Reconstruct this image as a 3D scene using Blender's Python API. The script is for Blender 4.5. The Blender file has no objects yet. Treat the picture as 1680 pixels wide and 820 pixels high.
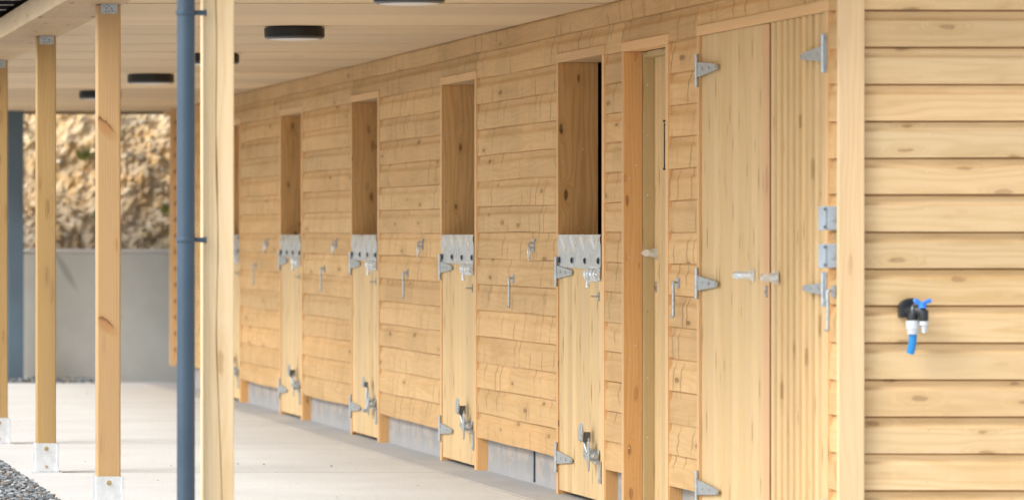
import bpy, math, random
from mathutils import Vector, Matrix, noise
R = math.radians
random.seed(7)
sc = bpy.context.scene

# ------------------------------------------------------------------ camera, light, exposure
CX, CZ, F, XW = -4.4, 1.267, 8100.0, 4.4
cd = bpy.data.cameras.new('camera'); cam = bpy.data.objects.new('camera', cd)
sc.collection.objects.link(cam); sc.camera = cam
cam.location = (CX, 0, CZ); cam.rotation_euler = (R(90), 0, 0)
cd.sensor_width = 36; cd.lens = 36*F/1680
cd.shift_x = 1400/1680; cd.shift_y = -24/1680
cd.clip_start = .5; cd.clip_end = 2000
cd.dof.use_dof = True; cd.dof.focus_distance = 23.2; cd.dof.aperture_fstop = 4.3

w = bpy.data.worlds.new('World'); sc.world = w; w.use_nodes = True
nt = w.node_tree; nt.nodes.clear()
sky = nt.nodes.new('ShaderNodeTexSky'); sky.sky_type = 'NISHITA'; sky.sun_disc = False
SUN_EL, SUN_AZ = R(42), R(-110)       # azimuth clockwise from +Y
sky.sun_elevation = SUN_EL; sky.sun_rotation = SUN_AZ
sky.air_density = 1.0; sky.dust_density = 2.0
bw = nt.nodes.new('ShaderNodeRGBToBW'); mx = nt.nodes.new('ShaderNodeMix'); mx.data_type = 'RGBA'
mx.inputs[0].default_value = .80
tint = nt.nodes.new('ShaderNodeMix'); tint.data_type = 'RGBA'; tint.blend_type = 'MULTIPLY'
tint.inputs[0].default_value = 1; tint.inputs[7].default_value = (1, .99, .975, 1)
bg = nt.nodes.new('ShaderNodeBackground'); bg.inputs[1].default_value = .15
wo = nt.nodes.new('ShaderNodeOutputWorld')
L = nt.links.new
L(sky.outputs[0], bw.inputs[0]); L(sky.outputs[0], mx.inputs[6]); L(bw.outputs[0], mx.inputs[7])
L(mx.outputs[2], tint.inputs[6]); L(tint.outputs[2], bg.inputs[0]); L(bg.outputs[0], wo.inputs[0])

sl = bpy.data.lights.new('sun', 'SUN'); sl.energy = 1.5; sl.angle = R(32); sl.color = (1, .97, .93)
sun = bpy.data.objects.new('sun', sl); sc.collection.objects.link(sun)
d = Vector((math.sin(SUN_AZ)*math.cos(SUN_EL), math.cos(SUN_AZ)*math.cos(SUN_EL), math.sin(SUN_EL)))
sun.rotation_euler = d.to_track_quat('Z', 'Y').to_euler(); sun.location = d*40

vs = sc.view_settings; vs.view_transform = 'Standard'; vs.look = 'None'; vs.gamma = 1; vs.use_curve_mapping = False
vs.exposure = 1.13
sc.cycles.max_bounces = 10; sc.cycles.diffuse_bounces = 8

# pixel of the 1680 px photograph -> place on the wall plane (only used to take measurements)
def WY(px): return F*XW/(px + 560)
def WZ(py, px): return CZ - (py - 386)*WY(px)/F

# ------------------------------------------------------------------ node helper
class NT:
    def __init__(s, name):
        s.m = bpy.data.materials.new(name); s.m.use_nodes = True
        s.t = s.m.node_tree; s.b = s.t.nodes['Principled BSDF']
    def n(s, typ, **k):
        o = s.t.nodes.new(typ)
        for a, v in k.items(): setattr(o, a, v)
        return o
    def inp(s, sock, v):
        if isinstance(v, bpy.types.NodeSocket): s.t.links.new(v, sock)
        else: sock.default_value = v
    def math(s, op, a, b=0.0, c=0.0):
        o = s.n('ShaderNodeMath', operation=op)
        s.inp(o.inputs[0], a); s.inp(o.inputs[1], b); s.inp(o.inputs[2], c)
        return o.outputs[0]
    def comb(s, x, y, z=0.0):
        o = s.n('ShaderNodeCombineXYZ')
        for i, v in enumerate((x, y, z)): s.inp(o.inputs[i], v)
        return o.outputs[0]
    def noise(s, vec, scale=1.0, detail=2.0, rough=.5, dist=0.0):
        o = s.n('ShaderNodeTexNoise'); s.inp(o.inputs['Vector'], vec)
        o.inputs['Scale'].default_value = scale; o.inputs['Detail'].default_value = detail
        o.inputs['Roughness'].default_value = rough; o.inputs['Distortion'].default_value = dist
        return o.outputs[0]
    def ramp(s, v, a, b, c=0.0, d=1.0):      # smooth map a..b -> c..d
        o = s.n('ShaderNodeMapRange', interpolation_type='SMOOTHSTEP')
        s.inp(o.inputs[0], v)
        for i, q in enumerate((a, b, c, d)): o.inputs[i+1].default_value = q
        return o.outputs[0]
    def mix(s, f, a, b, mode='MIX'):
        o = s.n('ShaderNodeMix', data_type='RGBA', blend_type=mode)
        s.inp(o.inputs[0], f)
        s.inp(o.inputs[6], a if isinstance(a, bpy.types.NodeSocket) else (*a[:3], 1))
        s.inp(o.inputs[7], b if isinstance(b, bpy.types.NodeSocket) else (*b[:3], 1))
        return o.outputs[2]
    def bump(s, h, strength=.3, dist=.002):
        o = s.n('ShaderNodeBump'); o.inputs['Strength'].default_value = strength
        o.inputs['Distance'].default_value = dist
        s.inp(o.inputs['Height'], h); s.t.links.new(o.outputs[0], s.b.inputs['Normal'])
    def col(s, c): s.inp(s.b.inputs['Base Color'], c if isinstance(c, bpy.types.NodeSocket) else (*c, 1))

def wood(name, light, dark, alt, knots=.5, ku=2.2, kv=9.0, kr=.13, cross=0.0, cthin=.07, cdens=3.6, ring=.55, rfreq=34, spots=(), patch=.5, rough=.62, vlow=0.0, kcol=(.17,.075,.025), nails=False):
    q = NT(name)
    at = q.n('ShaderNodeAttribute', attribute_name='wc')
    sp = q.n('ShaderNodeSeparateXYZ'); q.t.links.new(at.outputs['Vector'], sp.inputs[0])
    u, v, i = sp.outputs
    io = q.math('MULTIPLY', i, 7.317)
    wn = q.n('ShaderNodeTexWhiteNoise', noise_dimensions='1D'); q.inp(wn.inputs['W'], i)
    r1 = wn.outputs['Value']
    ws = q.n('ShaderNodeSeparateColor'); q.t.links.new(wn.outputs['Color'], ws.inputs[0])
    warp = q.noise(q.comb(q.math('MULTIPLY', u, .9), q.math('MULTIPLY', v, 7), io), 1, 3)
    # knots
    vor = q.n('ShaderNodeTexVoronoi', voronoi_dimensions='2D'); vor.inputs['Randomness'].default_value = .9
    q.inp(vor.inputs['Vector'], q.comb(q.math('MULTIPLY_ADD', u, ku, q.math('MULTIPLY', r1, 417.0)), q.math('MULTIPLY_ADD', v, kv, q.math('MULTIPLY', i, 5.3))))
    vor.inputs['Scale'].default_value = 1
    vc = q.n('ShaderNodeSeparateColor'); q.t.links.new(vor.outputs['Color'], vc.inputs[0])
    kd = q.math('ADD', vor.outputs['Distance'], q.math('MULTIPLY_ADD', q.noise(q.comb(q.math('MULTIPLY', u, 25), q.math('MULTIPLY', v, 50), io), 1, 2), .12, -.06))
    on = q.math('GREATER_THAN', vc.outputs[0], 1 - knots)
    rad = q.math('MULTIPLY_ADD', vc.outputs[1], kr*.8, kr*.45)
    core = q.math('MULTIPLY', q.math('SUBTRACT', 1, q.ramp(q.math('DIVIDE', kd, rad), .55, 1.05)), on)
    halo = q.math('MULTIPLY', q.math('SUBTRACT', 1, q.ramp(q.math('DIVIDE', kd, rad), .8, 3.2)), on)
    # growth rings
    ph = q.math('MULTIPLY_ADD', v, rfreq, q.math('MULTIPLY', warp, 7.0))
    ph = q.math('MULTIPLY_ADD', halo, 2.2, ph)
    rg = q.math('MULTIPLY_ADD', q.math('SINE', q.math('MULTIPLY', ph, 6.283)), .5, .5)
    rg = q.math('POWER', rg, 1.8)
    fine = q.noise(q.comb(q.math('MULTIPLY', u, 4), q.math('MULTIPLY', v, 260), io), 1, 2)
    low = q.noise(q.comb(q.math('MULTIPLY', u, .7), q.math('MULTIPLY', v, 6 if not vlow else vlow), io), 1, 3, .6)
    c = q.mix(q.math('MULTIPLY', ws.outputs[0], 1.0), light, alt)
    f = q.math('ADD', q.math('MULTIPLY', rg, ring), q.math('MULTIPLY', q.ramp(fine, .3, .75), .18))
    f = q.math('MULTIPLY', f, q.ramp(low, .25, .7, .45, 1.0))
    c = q.mix(f, c, dark)
    c = q.mix(q.math('MULTIPLY', q.ramp(low, .48, .75), patch), c, dark)
    br = q.math('MULTIPLY_ADD', ws.outputs[1], .22, .88)
    c = q.mix(1.0, c, q.comb(br, br, br), 'MULTIPLY')
    c = q.mix(q.math('MULTIPLY', halo, .45), c, dark)
    c = q.mix(q.math('MULTIPLY', core, .8), c, kcol)
    if cross:
        x = q.math('ADD', q.math('MULTIPLY_ADD', u, cdens, q.math('MULTIPLY', ws.outputs[2], 911.0)),
                   q.math('MULTIPLY', q.noise(q.comb(q.math('MULTIPLY', v, 13), q.math('MULTIPLY', u, .5), io), 1, 2), .5))
        v1 = q.n('ShaderNodeTexVoronoi', voronoi_dimensions='1D'); v1.inputs['Randomness'].default_value = .95
        q.inp(v1.inputs['W'], x); v1.inputs['Scale'].default_value = 1
        line = q.math('SUBTRACT', 1, q.ramp(v1.outputs['Distance'], .012, cthin))
        gate = q.ramp(q.noise(q.comb(q.math('MULTIPLY', u, 1.6), q.math('MULTIPLY', v, 7), q.math('MULTIPLY', r1, 77.0)), 1, 2), .42, .62)
        cm = q.math('MULTIPLY', q.math('MULTIPLY', line, gate), cross)
        c = q.mix(cm, c, (.25, .13, .05))
        # slightly different tone either side of a mark
        v1s = q.n('ShaderNodeSeparateColor'); q.t.links.new(v1.outputs['Color'], v1s.inputs[0])
        b2 = q.math('MULTIPLY_ADD', v1s.outputs[0], .12, .94)
        c = q.mix(1.0, c, q.comb(b2, b2, b2), 'MULTIPLY')
    for (su, sv, ru, rv, sh) in spots:          # large slanting knots of one piece of timber
        du = q.math('SUBTRACT', u, su); dv = q.math('SUBTRACT', v, sv)
        du2 = q.math('DIVIDE', q.math('MULTIPLY_ADD', dv, sh, du), ru); dv2 = q.math('DIVIDE', dv, rv)
        dd = q.math('SQRT', q.math('ADD', q.math('MULTIPLY', du2, du2), q.math('MULTIPLY', dv2, dv2)))
        dd = q.math('ADD', dd, q.math('MULTIPLY_ADD', q.noise(q.comb(q.math('MULTIPLY', u, 40), q.math('MULTIPLY', v, 60), 1.0), 1, 3), .9, -.45))
        c = q.mix(q.math('SUBTRACT', .55, q.ramp(dd, .8, 1.7, 0, .55)), c, (.42, .24, .09))
        edge = q.ramp(du2, -.1, .7)
        c = q.mix(q.math('MULTIPLY', q.math('SUBTRACT', .9, q.ramp(dd, .8, 1.1, 0, .9)), edge), c, (.12, .06, .025))
        c = q.mix(q.math('SUBTRACT', .75, q.ramp(dd, .45, .95, 0, .75)), c, (.46, .235, .10))
    q.col(c)
    q.b.inputs['Roughness'].default_value = rough
    q.b.inputs['Specular IOR Level'].default_value = .3
    hgt = q.math('ADD', q.math('MULTIPLY', fine, .6), q.math('MULTIPLY', rg, .3))
    q.bump(hgt, .35, .0012)
    return q.m

def plain(name, c, rough=.5, metal=0.0, var=.12, scale=12, bump=0.0):
    q = NT(name); tc = q.n('ShaderNodeTexCoord')
    n1 = q.noise(tc.outputs['Object'], scale, 4, .6)
    dk = tuple(x*(1-var*2) for x in c); lt = tuple(min(1, x*(1+var)) for x in c)
    q.col(q.mix(q.ramp(n1, .3, .7), dk, lt))
    q.b.inputs['Roughness'].default_value = rough; q.b.inputs['Metallic'].default_value = metal
    q.inp(q.b.inputs['Roughness'], q.ramp(n1, .3, .7, rough*.85, min(1, rough*1.15)))
    if bump: q.bump(q.noise(tc.outputs['Object'], scale*6, 3), bump, .002)
    return q.m

M = {}
M['clad'] = wood('front_cladding_wood', (.665,.455,.225), (.50,.305,.12), (.66,.415,.185), knots=.14, cross=.72, cthin=.07, ring=.34, patch=.55, kr=.12, rfreq=26)
M['gable'] = wood('gable_cladding_wood', (.74,.565,.335), (.56,.365,.16), (.74,.50,.26), knots=.62, ku=2.4, kv=8.5, ring=.48, rfreq=22, patch=.6, kr=.085, kcol=(.30,.17,.08))
M['corner'] = wood('corner_board_wood', (.78,.56,.33), (.66,.42,.2), (.78,.56,.33), knots=.35, ku=2.2, kv=10, ring=.35, patch=.3, kr=.1, kcol=(.42,.24,.11))
M['post_near'] = wood('near_post_wood', (.84,.65,.40), (.74,.48,.22), (.84,.65,.40), knots=.3, ku=1.6, kv=8, ring=.38, rfreq=40, patch=.3, kr=.12, kcol=(.5,.26,.1))
M['post'] = wood('canopy_post_wood', (.50,.345,.16), (.36,.22,.085), (.46,.30,.12), knots=.5, ku=2.2, kv=10, ring=.45, rfreq=70, kr=.16, patch=.5)
M['post_spot'] = wood('knotty_post_wood', (.56,.37,.185), (.44,.26,.11), (.56,.37,.185), knots=.12, ku=2.2, kv=10, ring=.42, rfreq=80, kr=.12, patch=.3,
    spots=[(1.765,-.018,.033,.042,.75), (.855,-.015,.03,.042,.6)])
M['ceil'] = wood('soffit_sheet_wood', (.80,.64,.43), (.60,.45,.275), (.70,.535,.34), knots=.03, ku=1, kv=1.2, ring=.12, rfreq=5, patch=.5, kr=.03, vlow=3.5)
M['beam'] = wood('eave_beam_wood', (.66,.49,.30), (.53,.37,.2), (.64,.46,.27), knots=.3, ku=1.2, kv=8, cross=.2, ring=.4, rfreq=30, patch=.5, kr=.1)
M['door'] = wood('door_board_wood', (.69,.52,.295), (.56,.385,.175), (.69,.495,.255), knots=.5, ku=2.6, kv=11, ring=.28, rfreq=50, kr=.13, patch=.35, kcol=(.3,.17,.06))
M['door_old'] = wood('side_door_wood', (.58,.45,.24), (.45,.33,.15), (.55,.42,.2), knots=.5, ku=2.6, kv=11, ring=.3, rfreq=50, kr=.13, patch=.45, kcol=(.25,.13,.05))
M['jamb'] = wood('opening_jamb_wood', (.88,.54,.24), (.60,.31,.10), (.84,.48,.19), knots=.75, ku=3.4, kv=9, ring=.6, rfreq=30, kr=.11, patch=.45, kcol=(.09,.035,.012))
M['jamb_orange'] = wood('orange_jamb_wood', (.80,.47,.20), (.62,.33,.115), (.80,.47,.20), knots=.5, ku=3.4, kv=11, ring=.45, rfreq=60, kr=.12, patch=.35, kcol=(.18,.07,.02))
M['trim'] = wood('door_trim_wood', (.78,.54,.30), (.66,.41,.18), (.74,.46,.22), knots=.15, ring=.4, rfreq=60, patch=.3)
M['meeting'] = wood('meeting_strip_wood', (.72,.46,.26), (.6,.35,.17), (.72,.46,.26), knots=.7, ku=2.4, kv=7, ring=.4, rfreq=60, patch=.4, kr=.2, kcol=(.3,.11,.04))
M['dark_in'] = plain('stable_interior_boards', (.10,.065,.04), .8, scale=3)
M['brown'] = plain('brown_end_batten', (.24,.15,.08), .7, scale=4)
M['galv'] = plain('galvanised_steel', (.50,.54,.56), .42, .75, var=.10, scale=60)
M['plate'] = plain('kick_plate_steel', (.64,.68,.70), .30, .8, var=.05, scale=9)
M['bright'] = plain('bright_zinc', (.80,.87,.93), .18, .45, var=.08, scale=40)
M['shoe'] = plain('zinc_post_shoe', (.74,.77,.80), .38, .55, var=.05, scale=25)
M['brass'] = plain('passivated_bolt', (.55,.45,.24), .35, .9)
M['bolt'] = plain('blue_black_bolt', (.05,.08,.12), .4, .5)
M['black'] = plain('black_plastic', (.012,.013,.014), .45, 0, scale=20)
M['roofblk'] = plain('black_roof_sheet', (.012,.014,.018), .4, .2, scale=20)
M['rim'] = plain('dark_grey_rim', (.05,.055,.06), .4)
M['pipe'] = plain('slate_blue_plastic', (.045,.078,.115), .38, 0, var=.06, scale=3)
M['steelblue'] = plain('slate_blue_painted_steel', (.09,.14,.19), .5, 0, var=.06, scale=2)
M['lens'] = plain('milky_diffuser', (.72,.70,.70), .4, 0, var=.02)
M['boxgrey'] = plain('grey_electrical_plastic', (.36,.43,.50), .45, 0, var=.05, scale=9)
M['boxscrew'] = plain('dark_box_screw', (.12,.14,.16), .4)
M['tapblue'] = plain('bright_blue_plastic', (.03,.22,.80), .35, 0, var=.05)
M['hose'] = plain('blue_pipe_plastic', (.015,.24,.62), .35, 0, var=.05)
M['tapblk'] = plain('black_tap_plastic', (.02,.024,.03), .4)
M['tapwhite'] = plain('off_white_tap_plastic', (.62,.66,.70), .4, 0, var=.04)
M['screw'] = plain('screw_head', (.7,.7,.66), .3, .6)

def concrete_mat(name, base, var, joints=(), speck=True, dark_marks=(), blocks=False, sc_=1.0):
    q = NT(name); tc = q.n('ShaderNodeTexCoord')
    g = q.n('ShaderNodeNewGeometry')
    P = g.outputs['Position']
    sp = q.n('ShaderNodeSeparateXYZ'); q.t.links.new(P, sp.inputs[0]); x, y, z = sp.outputs
    n1 = q.noise(P, 1.3*sc_, 5, .6); n2 = q.noise(P, 45, 3, .6)
    # y compressed brushing marks
    n3 = q.noise(q.comb(q.math('MULTIPLY', x, 2), q.math('MULTIPLY', y, 9), z), 1, 3)
    dk = tuple(c*(1-var) for c in base); lt = tuple(min(1, c*(1+var*.6)) for c in base)
    c = q.mix(q.ramp(n1, .3, .7), dk, lt)
    c = q.mix(q.math('MULTIPLY', q.ramp(n3, .35, .75), .35), c, dk)
    if speck:
        c = q.mix(q.math('MULTIPLY', q.ramp(n2, .52, .70), .7), c, tuple(b*.72 for b in base))
        v = q.n('ShaderNodeTexVoronoi'); q.inp(v.inputs['Vector'], P); v.inputs['Scale'].default_value = 9
        vs_ = q.n('ShaderNodeSeparateColor'); q.t.links.new(v.outputs['Color'], vs_.inputs[0])
        dot = q.math('MULTIPLY', q.math('LESS_THAN', v.outputs['Distance'], .07), q.math('GREATER_THAN', vs_.outputs[0], .75))
        c = q.mix(q.math('MULTIPLY', dot, .7), c, (.12,.11,.1))
    for jy in joints:
        dd = q.math('ABSOLUTE', q.math('SUBTRACT', y, jy))
        c = q.mix(q.math('SUBTRACT', .35, q.ramp(dd, .015, .06, 0, .35)), c, (.22,.21,.19))
    for (sx, sz, rx, rz, sh) in dark_marks:  # slanted soft-edged ellipses in a darker tone of the base colour
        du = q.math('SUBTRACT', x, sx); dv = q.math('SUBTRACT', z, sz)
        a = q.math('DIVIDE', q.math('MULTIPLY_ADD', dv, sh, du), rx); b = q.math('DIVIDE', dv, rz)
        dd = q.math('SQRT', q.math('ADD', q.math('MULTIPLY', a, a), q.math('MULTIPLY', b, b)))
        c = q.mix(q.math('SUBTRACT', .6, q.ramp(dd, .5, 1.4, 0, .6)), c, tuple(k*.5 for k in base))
    if blocks:      # 440 mm blocks with pale mortar, pinkish and grey
        by = q.math('DIVIDE', y, .45); fr = q.math('FRACT', by)
        e = q.math('MINIMUM', fr, q.math('SUBTRACT', 1, fr))
        pk = q.ramp(q.noise(q.comb(q.math('MULTIPLY', y, 4.5), 0, q.math('MULTIPLY', z, 9)), 1, 4, .65), .45, .56)
        c = q.mix(q.math('MULTIPLY', pk, .7), c, (.47,.40,.35))
        c = q.mix(q.math('SUBTRACT', .75, q.ramp(e, .05, .16, 0, .75)), c, (.30,.31,.325))
        c = q.mix(q.math('MULTIPLY', q.ramp(z, .10, .02), .7), c, (.38,.39,.405))
    q.col(c); q.b.inputs['Roughness'].default_value = .85
    q.b.inputs['Specular IOR Level'].default_value = .25
    q.bump(n2, .35, .003)
    return q.m
PY = [18.35, 22.81, 26.45, 30.1]      # rows of the canopy posts
M['slab'] = concrete_mat('brushed_concrete', (.60,.615,.615), .07, joints=[p+.0 for p in PY] + [33.75, 37.4])
M['margin'] = concrete_mat('smooth_concrete_margin', (.46,.48,.50), .10, speck=False)
M['marginedge'] = concrete_mat('stained_joint', (.46,.41,.36), .12, speck=False)
M['block'] = concrete_mat('blockwork', (.34,.335,.325), .12, speck=False, blocks=True)
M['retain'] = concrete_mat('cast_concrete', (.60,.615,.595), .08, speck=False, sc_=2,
    dark_marks=[(-.86,.96,.035,.16,.55), (-.52,.74,.03,.055,.9), (-.45,.62,.03,.07,1.0)])
M['retaincap'] = concrete_mat('pale_concrete_top', (.68,.69,.68), .06, speck=False)

def stone_mat(name, cols, scale, rough=.8, rnd=True):
    q = NT(name); at = q.n('ShaderNodeAttribute', attribute_name='wc')
    sp = q.n('ShaderNodeSeparateXYZ'); q.t.links.new(at.outputs['Vector'], sp.inputs[0])
    wn = q.n('ShaderNodeTexWhiteNoise', noise_dimensions='1D'); q.inp(wn.inputs['W'], sp.outputs[2])
    r = q.n('ShaderNodeValToRGB'); q.inp(r.inputs[0], wn.outputs['Value'])
    r.color_ramp.interpolation = 'CONSTANT'
    el = r.color_ramp.elements
    while len(el) < len(cols): el.new(.5)
    for k, c in enumerate(cols): el[k].position = k/len(cols); el[k].color = (*c, 1)
    g = q.n('ShaderNodeNewGeometry')
    n1 = q.noise(g.outputs['Position'], scale, 3)
    b = q.ramp(n1, .3, .7, .75, 1.15)
    q.col(q.mix(1.0, r.outputs[0], q.comb(b, b, b), 'MULTIPLY')); q.b.inputs['Roughness'].default_value = rough
    return q.m
M['chips'] = stone_mat('slate_chippings', [(.16,.18,.20),(.24,.27,.30),(.10,.115,.13),(.32,.35,.38),(.20,.22,.24),(.27,.20,.13),(.42,.45,.48),(.14,.16,.18)], 120)
M['rubble'] = stone_mat('bank_stones', [(.50,.38,.23),(.44,.33,.20),(.55,.46,.34),(.38,.28,.17),(.52,.38,.20),(.46,.42,.35)], 30)

def earth_mat():
    q = NT('clay_bank_rock'); g = q.n('ShaderNodeNewGeometry'); P = g.outputs['Position']
    sp = q.n('ShaderNodeSeparateXYZ'); q.t.links.new(P, sp.inputs[0])
    a = q.noise(P, 2.2, 6, .65, .6); b = q.noise(P, 9, 5, .7); c2 = q.noise(P, 1.1, 3); e = q.noise(P, 5.5, 5, .65, .4)
    c = q.mix(q.ramp(a, .35, .62), (.42,.31,.185), (.64,.50,.31))
    c = q.mix(q.ramp(e, .46, .62), c, (.56,.37,.17))
    c = q.mix(q.math('MULTIPLY', q.ramp(b, .52, .66), .85), c, (.64,.55,.42))
    c = q.mix(q.math('MULTIPLY', q.ramp(b, .44, .32), .55), c, (.22,.15,.08))
    c = q.mix(q.math('MULTIPLY', q.ramp(sp.outputs[2], 1.75, 1.25), .6), c, (.40,.37,.32))
    c = q.mix(q.math('MULTIPLY', q.ramp(c2, .60, .70), .35), c, (.26,.27,.08))
    q.col(c); q.b.inputs['Roughness'].default_value = .95
    q.bump(b, .6, .02)
    return q.m
M['earth'] = earth_mat()
def ground_mat():
    q = NT('compacted_gravel'); g = q.n('ShaderNodeNewGeometry'); P = g.outputs['Position']
    v = q.n('ShaderNodeTexVoronoi'); q.inp(v.inputs['Vector'], P); v.inputs['Scale'].default_value = 40
    s_ = q.n('ShaderNodeSeparateColor'); q.t.links.new(v.outputs['Color'], s_.inputs[0])
    c = q.mix(s_.outputs[0], (.12,.13,.145), (.32,.33,.34)); c = q.mix(q.math('MULTIPLY', q.ramp(q.noise(P, .4, 4), .4, .7), .5), c, (.3,.26,.2))
    q.col(c); q.b.inputs['Roughness'].default_value = .9; q.bump(v.outputs['Distance'], .5, .01)
    return q.m
M['ground'] = ground_mat()
M['leaf'] = plain('weed_leaves', (.22,.27,.07), .6, scale=5, var=.3)

# ------------------------------------------------------------------ mesh builder
class MB:
    def __init__(s, o=(0,0,0)):
        s.v = []; s.f = []; s.w = []; s.mi = []; s.o = Vector(o)
    def add(s, vs, fs, ws=None, mi=0):
        b = len(s.v); s.v += [tuple(Vector(p) - s.o) for p in vs]
        for k, f in enumerate(fs):
            s.f.append([b + j for j in f]); s.mi.append(mi)
            if ws: s.w.append(ws[k])
            else: s.w.append([(vs[j][2], vs[j][0] + vs[j][1], 0) for j in f])
    def box(s, x0, x1, y0, y1, z0, z1, grain='z', id=0.0, mi=0):
        vs = [(x0,y0,z0),(x1,y0,z0),(x1,y1,z0),(x0,y1,z0),(x0,y0,z1),(x1,y0,z1),(x1,y1,z1),(x0,y1,z1)]
        fs = [(0,3,2,1),(4,5,6,7),(0,1,5,4),(2,3,7,6),(1,2,6,5),(3,0,4,7)]
        nm = [2,2,1,1,0,0]; g = 'xyz'.index(grain); ws = []
        for f, n in zip(fs, nm):
            if n == g:
                t = [a for a in range(3) if a != g]; ws.append([(vs[j][t[0]], vs[j][t[1]], id) for j in f])
            else:
                t = [a for a in range(3) if a != g and a != n][0]
                off = {0: .37, 1: 0.0, 2: .71}[n]
                ws.append([(vs[j][g], vs[j][t] + off, id) for j in f])
        s.add(vs, fs, ws, mi)
    def prism(s, poly, axis, a0, a1, mi=0, id=0.0):
        # poly in the two remaining axes (in xyz order), extruded along axis
        ax = 'xyz'.index(axis); ot = [a for a in range(3) if a != ax]; n = len(poly); vs = []
        for a in (a0, a1):
            for p in poly:
                q = [0,0,0]; q[ax] = a; q[ot[0]] = p[0]; q[ot[1]] = p[1]; vs.append(tuple(q))
        fs = [list(range(n))[::-1], list(range(n, 2*n))] + [[k, (k+1)%n, n+(k+1)%n, n+k] for k in range(n)]
        s.add(vs, fs, None, mi)
    def cyl(s, p0, p1, r0, r1=None, n=16, mi=0, caps=True):
        s.tube([p0, p1], [r0, r0 if r1 is None else r1], n, mi, caps)
    def tube(s, pts, rs, n=12, mi=0, caps=True, closed=False):
        pts = [Vector(p) for p in pts]
        if not isinstance(rs, (list, tuple)): rs = [rs]*len(pts)
        vs = []; m = len(pts); ref = None
        for k, p in enumerate(pts):
            if closed: t = pts[(k+1) % m] - pts[k-1]
            else: t = pts[min(k+1, m-1)] - pts[max(k-1, 0)]
            t.normalize()
            if ref is None:
                ref = Vector((0,0,1)) if abs(t.z) < .9 else Vector((1,0,0))
            a = t.cross(ref).normalized(); b = a.cross(t).normalized(); ref = b
            for j in range(n):
                th = 2*math.pi*j/n; vs.append(tuple(p + (a*math.cos(th) + b*math.sin(th))*rs[k]))
        fs = []
        for k in range(m if closed else m-1):
            k2 = (k+1) % m
            for j in range(n):
                fs.append([k*n+j, k*n+(j+1)%n, k2*n+(j+1)%n, k2*n+j])
        if caps and not closed: fs += [list(range(n))[::-1], [(m-1)*n+j for j in range(n)]]
        s.add(vs, fs, None, mi)
    def build(s, name, mats, parent=None, bevel=0, smooth=False, seg=2):
        me = bpy.data.meshes.new(name); me.from_pydata(s.v, [], s.f)
        at = me.attributes.new('wc', 'FLOAT_VECTOR', 'CORNER'); flat = []
        for wl in s.w:
            for c in wl: flat += [c[0], c[1], c[2]]
        at.data.foreach_set('vector', flat)
        if not isinstance(mats, (list, tuple)): mats = [mats]
        for m in mats: me.materials.append(m)
        me.polygons.foreach_set('material_index', s.mi)
        if smooth:
            me.polygons.foreach_set('use_smooth', [True]*len(me.polygons))
            me.set_sharp_from_angle(angle=R(38))
        me.update()
        o = bpy.data.objects.new(name, me); sc.collection.objects.link(o)
        if parent: o.parent = parent
        if bevel:
            b = o.modifiers.new('bevel', 'BEVEL'); b.width = bevel; b.segments = seg; b.limit_method = 'ANGLE'
            b.angle_limit = R(40)
        return o

def thing(name, loc, label, cat, group=None):
    o = bpy.data.objects.new(name, None); sc.collection.objects.link(o); o.location = loc
    o.empty_display_size = .1
    o['label'] = label; o['category'] = cat
    if group: o['group'] = group
    return o
def tag(o, label, cat, group=None):
    o['label'] = label; o['category'] = cat
    if group: o['group'] = group
def dup(root, loc, label):
    r = root.copy(); sc.collection.objects.link(r); r.location = loc; r['label'] = label
    for ch in root.children:
        c = ch.copy(); sc.collection.objects.link(c); c.parent = r
        for g in ch.children:
            d_ = g.copy(); sc.collection.objects.link(d_); d_.parent = c
    return r
_id = [1.0]
def nid():
    _id[0] += 1.618; return round(_id[0], 3)

# ------------------------------------------------------------------ ground
def struct(o): o['kind'] = 'structure'; return o
g = MB(); g.add([(-600,-300,-.05),(600,-300,-.05),(600,1200,-.05),(-600,1200,-.05)], [(0,1,2,3)])
struct(g.build('ground', M['ground']))
g = MB(); g.box(-2.5, 6, 8, 42.75, -.2, 0)
struct(g.build('concrete_walkway', M['slab'], bevel=.01))
g = MB(); g.box(-.22, .3, 18.2, 42.7, -.01, .006); g.box(-.235, -.2205, 18.2, 42.7, -.01, .003, mi=1)
struct(g.build('smooth_concrete_margin', [M['margin'], M['marginedge']]))

# ------------------------------------------------------------------ stable building
BO = (0, 18.4, 0)
bld = thing('stable_building', BO, 'long timber stable block with shiplap walls, half doors and covered walkway', 'building')
Y0, Y1 = 18.4, 41.95
PITCH, ZB, ZT = .1375, .182, 2.341
door_far = [24.17 + 3.59*k for k in range(5)]          # far edges of the stable door frames
SW = 1.215
openings = [(f - SW, f, 2.152) for f in door_far] + [(21.50, 22.53, 2.145), (18.56, 20.90, 2.152)]

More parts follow.
